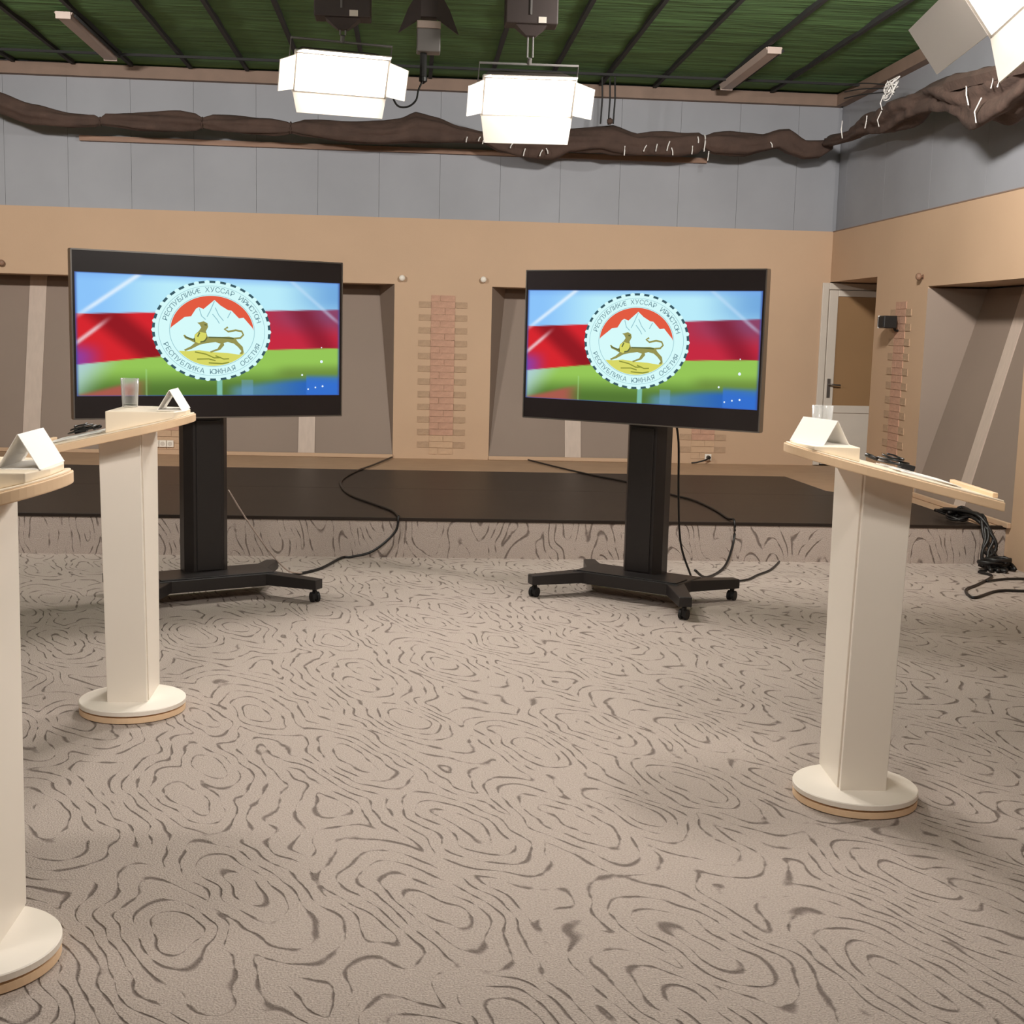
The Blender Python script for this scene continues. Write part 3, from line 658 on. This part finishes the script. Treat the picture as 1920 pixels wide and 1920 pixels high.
# ------------------------------------------------------------------ rolled curtains
CB = [(-4.21,3.832,3.637),(-3.91,3.737,3.536),(-3.62,3.635,3.454),(-3.28,3.570,3.427),(-3.04,3.564,3.441),(-2.99,3.531,3.462),(-2.93,3.578,3.450),(-2.63,3.599,3.421),(-2.23,3.614,3.426),(-2.09,3.600,3.441),(-2.03,3.567,3.473),(-1.93,3.596,3.452),(-1.67,3.595,3.426),(-1.37,3.592,3.427),(-1.24,3.572,3.442),(-1.19,3.554,3.459),(-1.06,3.588,3.428),(-0.71,3.582,3.381),(-0.30,3.592,3.376),(-0.14,3.618,3.391),(0.01,3.684,3.407),(0.22,3.646,3.415),(0.43,3.579,3.422),(0.69,3.543,3.421),(0.82,3.558,3.350),(1.06,3.546,3.302),(1.37,3.568,3.288),(1.53,3.589,3.365),(1.84,3.626,3.386),(1.95,3.640,3.364),(2.19,3.572,3.358),(2.32,3.587,3.367),(2.59,3.592,3.356),(2.80,3.615,3.395),(2.86,3.581,3.458),(2.96,3.616,3.400),(3.12,3.627,3.390),(3.29,3.617,3.396),(3.45,3.613,3.443),(3.61,3.665,3.475),(3.71,3.674,3.417),(3.88,3.577,3.376),(4.04,3.583,3.40),(4.16,3.60,3.49)]
CR = [(12.82,3.60,3.50),(12.4,3.565,3.472),(12.13,3.554,3.465),(11.95,3.584,3.461),(11.72,3.627,3.440),(11.40,3.604,3.413),(11.15,3.635,3.384),(10.89,3.635,3.389),(10.61,3.633,3.398),(10.37,3.618,3.410),(10.01,3.617,3.384),(9.77,3.612,3.320),(9.56,3.591,3.231),(9.31,3.572,3.145),(9.05,3.546,3.124),(8.84,3.530,3.157),(8.64,3.512,3.214),(8.42,3.493,3.244),(8.0,3.45,3.2),(7.4,3.42,3.2)]
def roll_cloth(stations, place, step, fold, seed, depth=.85):
    """sweep of an irregular, folded section along stations (s, z_top, z_bottom); place(s, d, z) -> world"""
    m = MB(); n = 30; ss = []
    for a, b in zip(stations, stations[1:]):
        k = max(2, int(abs(b[0]-a[0])/step))
        for j in range(k): t = j/k; t2 = t*t*(3-2*t)*.5+t*.5; ss.append((a[0]+(b[0]-a[0])*t, a[1]+(b[1]-a[1])*t2, a[2]+(b[2]-a[2])*t2))
    ss.append(stations[-1])
    for s, zt, zb in ss:
        zc, r = (zt+zb)/2, (zt-zb)/2
        for k in range(n):
            q = 2*pi*k/n
            f = 1+fold*noise.noise(Vector((math.cos(q)*2.2, math.sin(q)*2.2+seed, s*2.0)))*1.2+fold*.9*math.sin(5*q+4*noise.noise(Vector((s*1.2, seed, 0))))*.5
            f *= 1-fold*.25
            f2 = f+fold*.5*noise.noise(Vector((q*2.5, s*7, seed)))
            m.v.append(place(s, math.cos(q)*min(r, .12)*depth*f2, zc+math.sin(q)*r*max(.7, f)))
    for i in range(len(ss)-1):
        for k in range(n): m.f.append((i*n+k, i*n+(k+1) % n, (i+1)*n+(k+1) % n, (i+1)*n+k))
    m.f.append(tuple(range(n-1, -1, -1))); m.f.append(tuple(range((len(ss)-1)*n, len(ss)*n)))
    return m
cu = empty('rolled_curtain', (0, 0, 0), 0, 'dark brown curtain rolled up and tied along the back wall', 'curtain')
roll_cloth(CB, lambda s, d, z: (s, 12.95+d, z), .05, .22, 3).build('curtain_roll', 'cloth', cu, smooth=True)
for x in (-2.99, -2.03, -1.19, 2.86):
    zz = [q for q in CB if abs(q[0]-x) < .01][0]; zc, r = (zz[1]+zz[2])/2, (zz[1]-zz[2])/2
    MB().tube([(x, 12.95+(r*.85+.008)*math.cos(2*pi*i/16), zc+(r+.006)*math.sin(2*pi*i/16)) for i in range(17)], .007, 6).build('tie', 'cloth' if x < 0 else 'hook', cu)
rnd = random.Random(5)
for x, z, l in [(.50,3.44,.05),(.62,3.45,.04),(.66,3.43,.05),(.93,3.40,.05),(1.06,3.34,.07),(1.22,3.34,.06),(1.30,3.36,.05),(2.05,3.39,.09),(2.24,3.42,.06),(2.36,3.43,.07),(2.47,3.45,.09),(2.53,3.40,.07),(2.72,3.42,.08),(2.78,3.52,.06),(2.84,3.46,.10),(2.88,3.37,.09),(3.52,3.50,.05)]:
    dx = rnd.uniform(-.02, .03)
    MB().tube([(x, 12.835, z-l/2), (x+dx*.3, 12.825, z), (x+dx, 12.835, z+l/2)], .0055, 6).build('hook', 'hook', cu)
cords = empty('hanging_cords', (1.85, 12.8, 3.62), 0, 'three thin dark cords dropping from the ceiling to the rolled curtain', 'cord')
for dx, yy in ((-.05, -.0), (.03, .03), (.07, -.03)):
    MB().tube([(dx, yy, .01), (dx+.01, yy, .25), (dx-.005, yy-.05, .44)], .008, 6).build('cord_strand', 'batten', cords)
MB().lathe([(.0, 0), (.03, .02), (.03, .05), (.0, .07)], 10, (.04, -.02, .0)).build('knot', 'cloth', cords)

cr = empty('bunched_curtain', (0, 0, 0), 0, 'brown curtain bunched in sagging folds along the side wall', 'curtain')
roll_cloth(CR, lambda s, d, z: (4.08-d*1.1, s, z), .03, .42, 11, 1.1).build('curtain_folds', 'cloth', cr, smooth=True)
m = MB(); bp = [(9.62, 3.555, 3.43), (9.525, 3.548, 3.439), (9.2, 3.52, 3.415), (8.876, 3.486, 3.387), (8.5, 3.46, 3.36), (8.0, 3.41, 3.31)]
for s, a, b in bp: m.v += [(3.93, s, a), (3.90, s, (a+b)/2+.01), (3.93, s, b), (3.955, s, (a+b)/2)]
for i in range(len(bp)-1):
    for k in range(4): m.f.append((4*i+k, 4*i+(k+1) % 4, 4*i+4+(k+1) % 4, 4*i+4+k))
m.f += [(0, 1, 2, 3), tuple(4*len(bp)-4+i for i in range(4))]
m.build('hem_band', 'cloth', cr, smooth=False)
for y, z, l in ((11.95, 3.53, .16), (11.35, 3.50, .10), (11.0, 3.47, .12), (10.95, 3.60, .12), (9.2, 3.36, .15), (8.85, 3.40, .12), (9.05, 3.22, .16), (8.75, 3.38, .1)):
    MB().tube([(3.93, y, z-l/2), (3.925, y-rnd.uniform(-.05, .05), z), (3.93, y-rnd.uniform(-.06, .06), z+l/2)], .005, 6).build('hook', 'hook', cr)
wires = []
for k in range(6):
    pts = [(4.02+rnd.uniform(-.03, .03), 11.0+rnd.uniform(-.12, .12), 3.62+rnd.uniform(0, .16)) for _ in range(7)]
    wires.append(pts)
wt = empty('wire_tangle', (4.02, 11.0, 3.675), 0, 'tangle of thin pale wires lying on the bunched curtain', 'wires')
for pts in wires: MB().tube(smooth_path([(p[0]-4.02, p[1]-11.0, p[2]-3.64) for p in pts], 4), .005, 5).build('wire', 'hook', wt)
for k in range(3): MB().tube(smooth_path([(.0, .1, .04+.03*k), (.05, .9, .16+.05*k), (.12, 1.6, .25+.06*k)], 5), .006, 5).build('lead', 'batten', wt)

# ------------------------------------------------------------------ small wall fittings
def knob(loc, rot, mt, label):
    t = empty('wall_peg', loc, 0, label, 'wall peg', 'round pegs on the beige walls'); t.rotation_euler = rot
    MB().lathe([(.012, 0), (.012, .02), (.03, .03), (.032, .045), (.022, .06), (.0, .064)], 20).build('knob_head', mt, t, smooth=True)
    MB().lathe([(.022, -.002), (.022, .004)], 16).build('rosette', mt, t)
knob((-.104, YB, 2.124), (pi/2, 0, 0), 'white', 'small round white peg on the brick pillar edge farther from the doorway')
knob((.726, YB, 2.132), (pi/2, 0, 0), 'white', 'small round white peg on the brick pillar edge nearer the doorway')
knob((-4.075, YB, 2.161), (pi/2, 0, 0), 'oak', 'small brown peg on the beige wall over the far niche')
knob((XR, 10.92, 2.164), (0, -pi/2, 0), 'oak', 'small brown peg on the side wall beside its niche')
s = empty('wall_speaker', (XR, 11.42, 1.78), 0, 'small black box speaker on bracket over the side wall bricks', 'speaker')
MB().box(-.17, -.05, -.10, .06, -.055, .055).build('speaker_body', 'black', s, bevel=.006)
MB().box(-.177, -.170, -.09, .05, -.045, .045).build('grille', 'rubber', s)
MB().tube([(-.06, -.02, -.03), (-.03, -.02, -.075), (-.005, -.02, -.075)], .012, 8).build('bracket', 'black', s)
MB().box(-.178, -.052, .03, .036, -.056, .056).build('band', 'hook', s)
def socket(loc, n, label):
    t = empty('power_socket', loc, 0, label, 'socket', 'power sockets on the brick strips')
    for k in range(n):
        MB().box(k*.075-.035, k*.075+.035, -.022, .0, -.035, .035).build('plate', 'white', t, bevel=.004)
        MB().lathe([(.022, 0), (.022, .004)], 20, (0, 0, 0)).build('well', 'door_white', t)
        o = t.children[-1]; o.rotation_euler = (pi/2, 0, 0); o.location = (k*.075, -.022, 0)
    return t
socket((-2.60, YB-.010, .385), 3, 'row of white wall sockets low on the brick strip behind a lectern')
socket((3.15, YB-.010, .345), 1, 'white wall socket with a black plug low on the wall')
pg = empty('power_plug', (3.15, YB-.036, .345), 0, 'black power plug pushed into the low wall socket', 'plug')
MB().tube([(0, 0, 0), (0, -.05, 0)], [.022, .017], 12).build('plug_body', 'black', pg)
MB().tube(smooth_path([(0, -.05, 0), (-.05, -.09, -.02), (-.14, -.10, -.045), (-.2, -.10, -.052)]), .008, 8).build('lead', 'black', pg, smooth=True)

# ------------------------------------------------------------------ cables on platform and floor
def cable(name, pts, r, label, mt='black', group=None):
    o = MB().tube(smooth_path(pts, 6), r, 8).build(name, mt, smooth=True); tag(o, label, 'cable', group); return o
z1 = ZP+.010
cable('power_cable', [(-.185, 13.34, z1), (-.353, 12.538, z1), (-.506, 11.894, z1), (-.588, 11.24, z1), (-.554, 10.668, z1), (-.451, 10.159, z1), (-.27, 9.704, z1), (-.124, 9.341, z1), (-.079, 9.073, z1+.004), (-.075, 9.018, ZP), (-.10, 9.016, .18), (-.25, 9.00, .05), (-.40, 8.97, .012), (-.469, 8.94, .010), (-.587, 8.522, .010), (-.74, 8.30, .010), (-.92, 8.18, .010)], .009, 'black cable crossing platform and dropping over its edge near a lectern')
cable('power_cable', [(1.231, 13.30, z1), (1.518, 12.442, z1), (1.751, 11.872, z1), (1.973, 11.39, z1), (2.19, 10.543, z1), (2.299, 10.213, z1), (2.342, 9.652, z1), (2.333, 9.2, z1), (2.34, 9.03, ZP+.012), (2.33, 8.99, .15), (2.2, 8.7, .02), (1.98, 8.30, .02), (1.86, 8.12, .10)], .009, 'black cable crossing the platform to the cart nearer the doorway')
cable('signal_cable', [(1.62, 7.82, 1.12), (1.66, 7.86, .95), (1.70, 7.98, .60), (1.74, 8.05, .30), (1.80, 8.05, .12), (1.86, 8.06, .02), (2.0, 8.2, .010), (2.225, 8.259, .010), (2.368, 8.455, .010), (2.518, 8.661, .010), (2.675, 8.99, .010)], .007, 'thin black cable hanging down behind the television and trailing over carpet')
cable('signal_cable', [(-1.085, 7.79, .62), (-1.0, 7.90, .44), (-.88, 8.04, .22), (-.78, 8.17, .07), (-.72, 8.30, .022), (-.66, 8.40, .006), (-.62, 8.50, .006)], .005, 'thin pale cable slanting from the cart post to the carpet', 'pale_metal')
cp = empty('cable_coil', (4.20, 8.93, 0), 0, 'heap of black coiled cables spilling off the platform end', 'cables')
rnd = random.Random(21)
for k in range(6):
    pts = [(rnd.uniform(-.20, .0), .25+rnd.uniform(0, .35), ZP+.015+rnd.uniform(0, .08)) for _ in range(2)]
    pts += [(-.05+rnd.uniform(-.03, .05), .10, ZP+.05+rnd.uniform(0, .04)), (-.02+rnd.uniform(-.05, .05), -.02+rnd.uniform(-.02, .02), ZP-.06), (rnd.uniform(-.07, .05), -.06, .12), (rnd.uniform(-.16, .10), -.10, .03), (rnd.uniform(-.14, .12), -.2+rnd.uniform(-.1, .1), .02), (rnd.uniform(-.1, .1), -.05, .03+.01*k)]
    MB().tube(smooth_path(pts, 5), .013, 7).build('cable_loop', 'black', cp, smooth=True)
for k in range(4):
    cx, cy = rnd.uniform(-.08, .02), rnd.uniform(-.17, -.09)
    pts = [(cx+.09*math.cos(i*.7), cy+.06*math.sin(i*.7), .02+.02*k+.006*math.sin(i)) for i in range(19)]
    MB().tube(pts, .012, 7).build('cable_loop', 'black', cp, smooth=True)
for k in range(2):
    pts = [(-.12+.07*math.cos(i*.8+k), .30+.12*k+.09*math.sin(i*.8), ZP+.02+.012*k+.03*abs(math.sin(i*.5))) for i in range(17)]
    MB().tube(smooth_path(pts, 3), .010, 7).build('cable_loop', 'black', cp, smooth=True)
cable('floor_cable', [(4.30, 7.97, .010), (4.02, 7.987, .010), (3.836, 7.979, .010), (3.596, 7.764, .010), (3.58, 7.847, .010), (3.646, 8.022, .010), (3.814, 8.21, .010), (4.043, 8.507, .010), (4.017, 8.66, .010), (4.10, 8.72, .010)], .009, 'thin dark cable winding over the carpet below the cable heap')
cable('floor_cable', [(4.32, 8.42, .010), (4.231, 8.419, .010), (4.084, 8.40, .010), (3.914, 8.308, .012)], .008, 'short dark cable lying straight on carpet beside the cable heap')
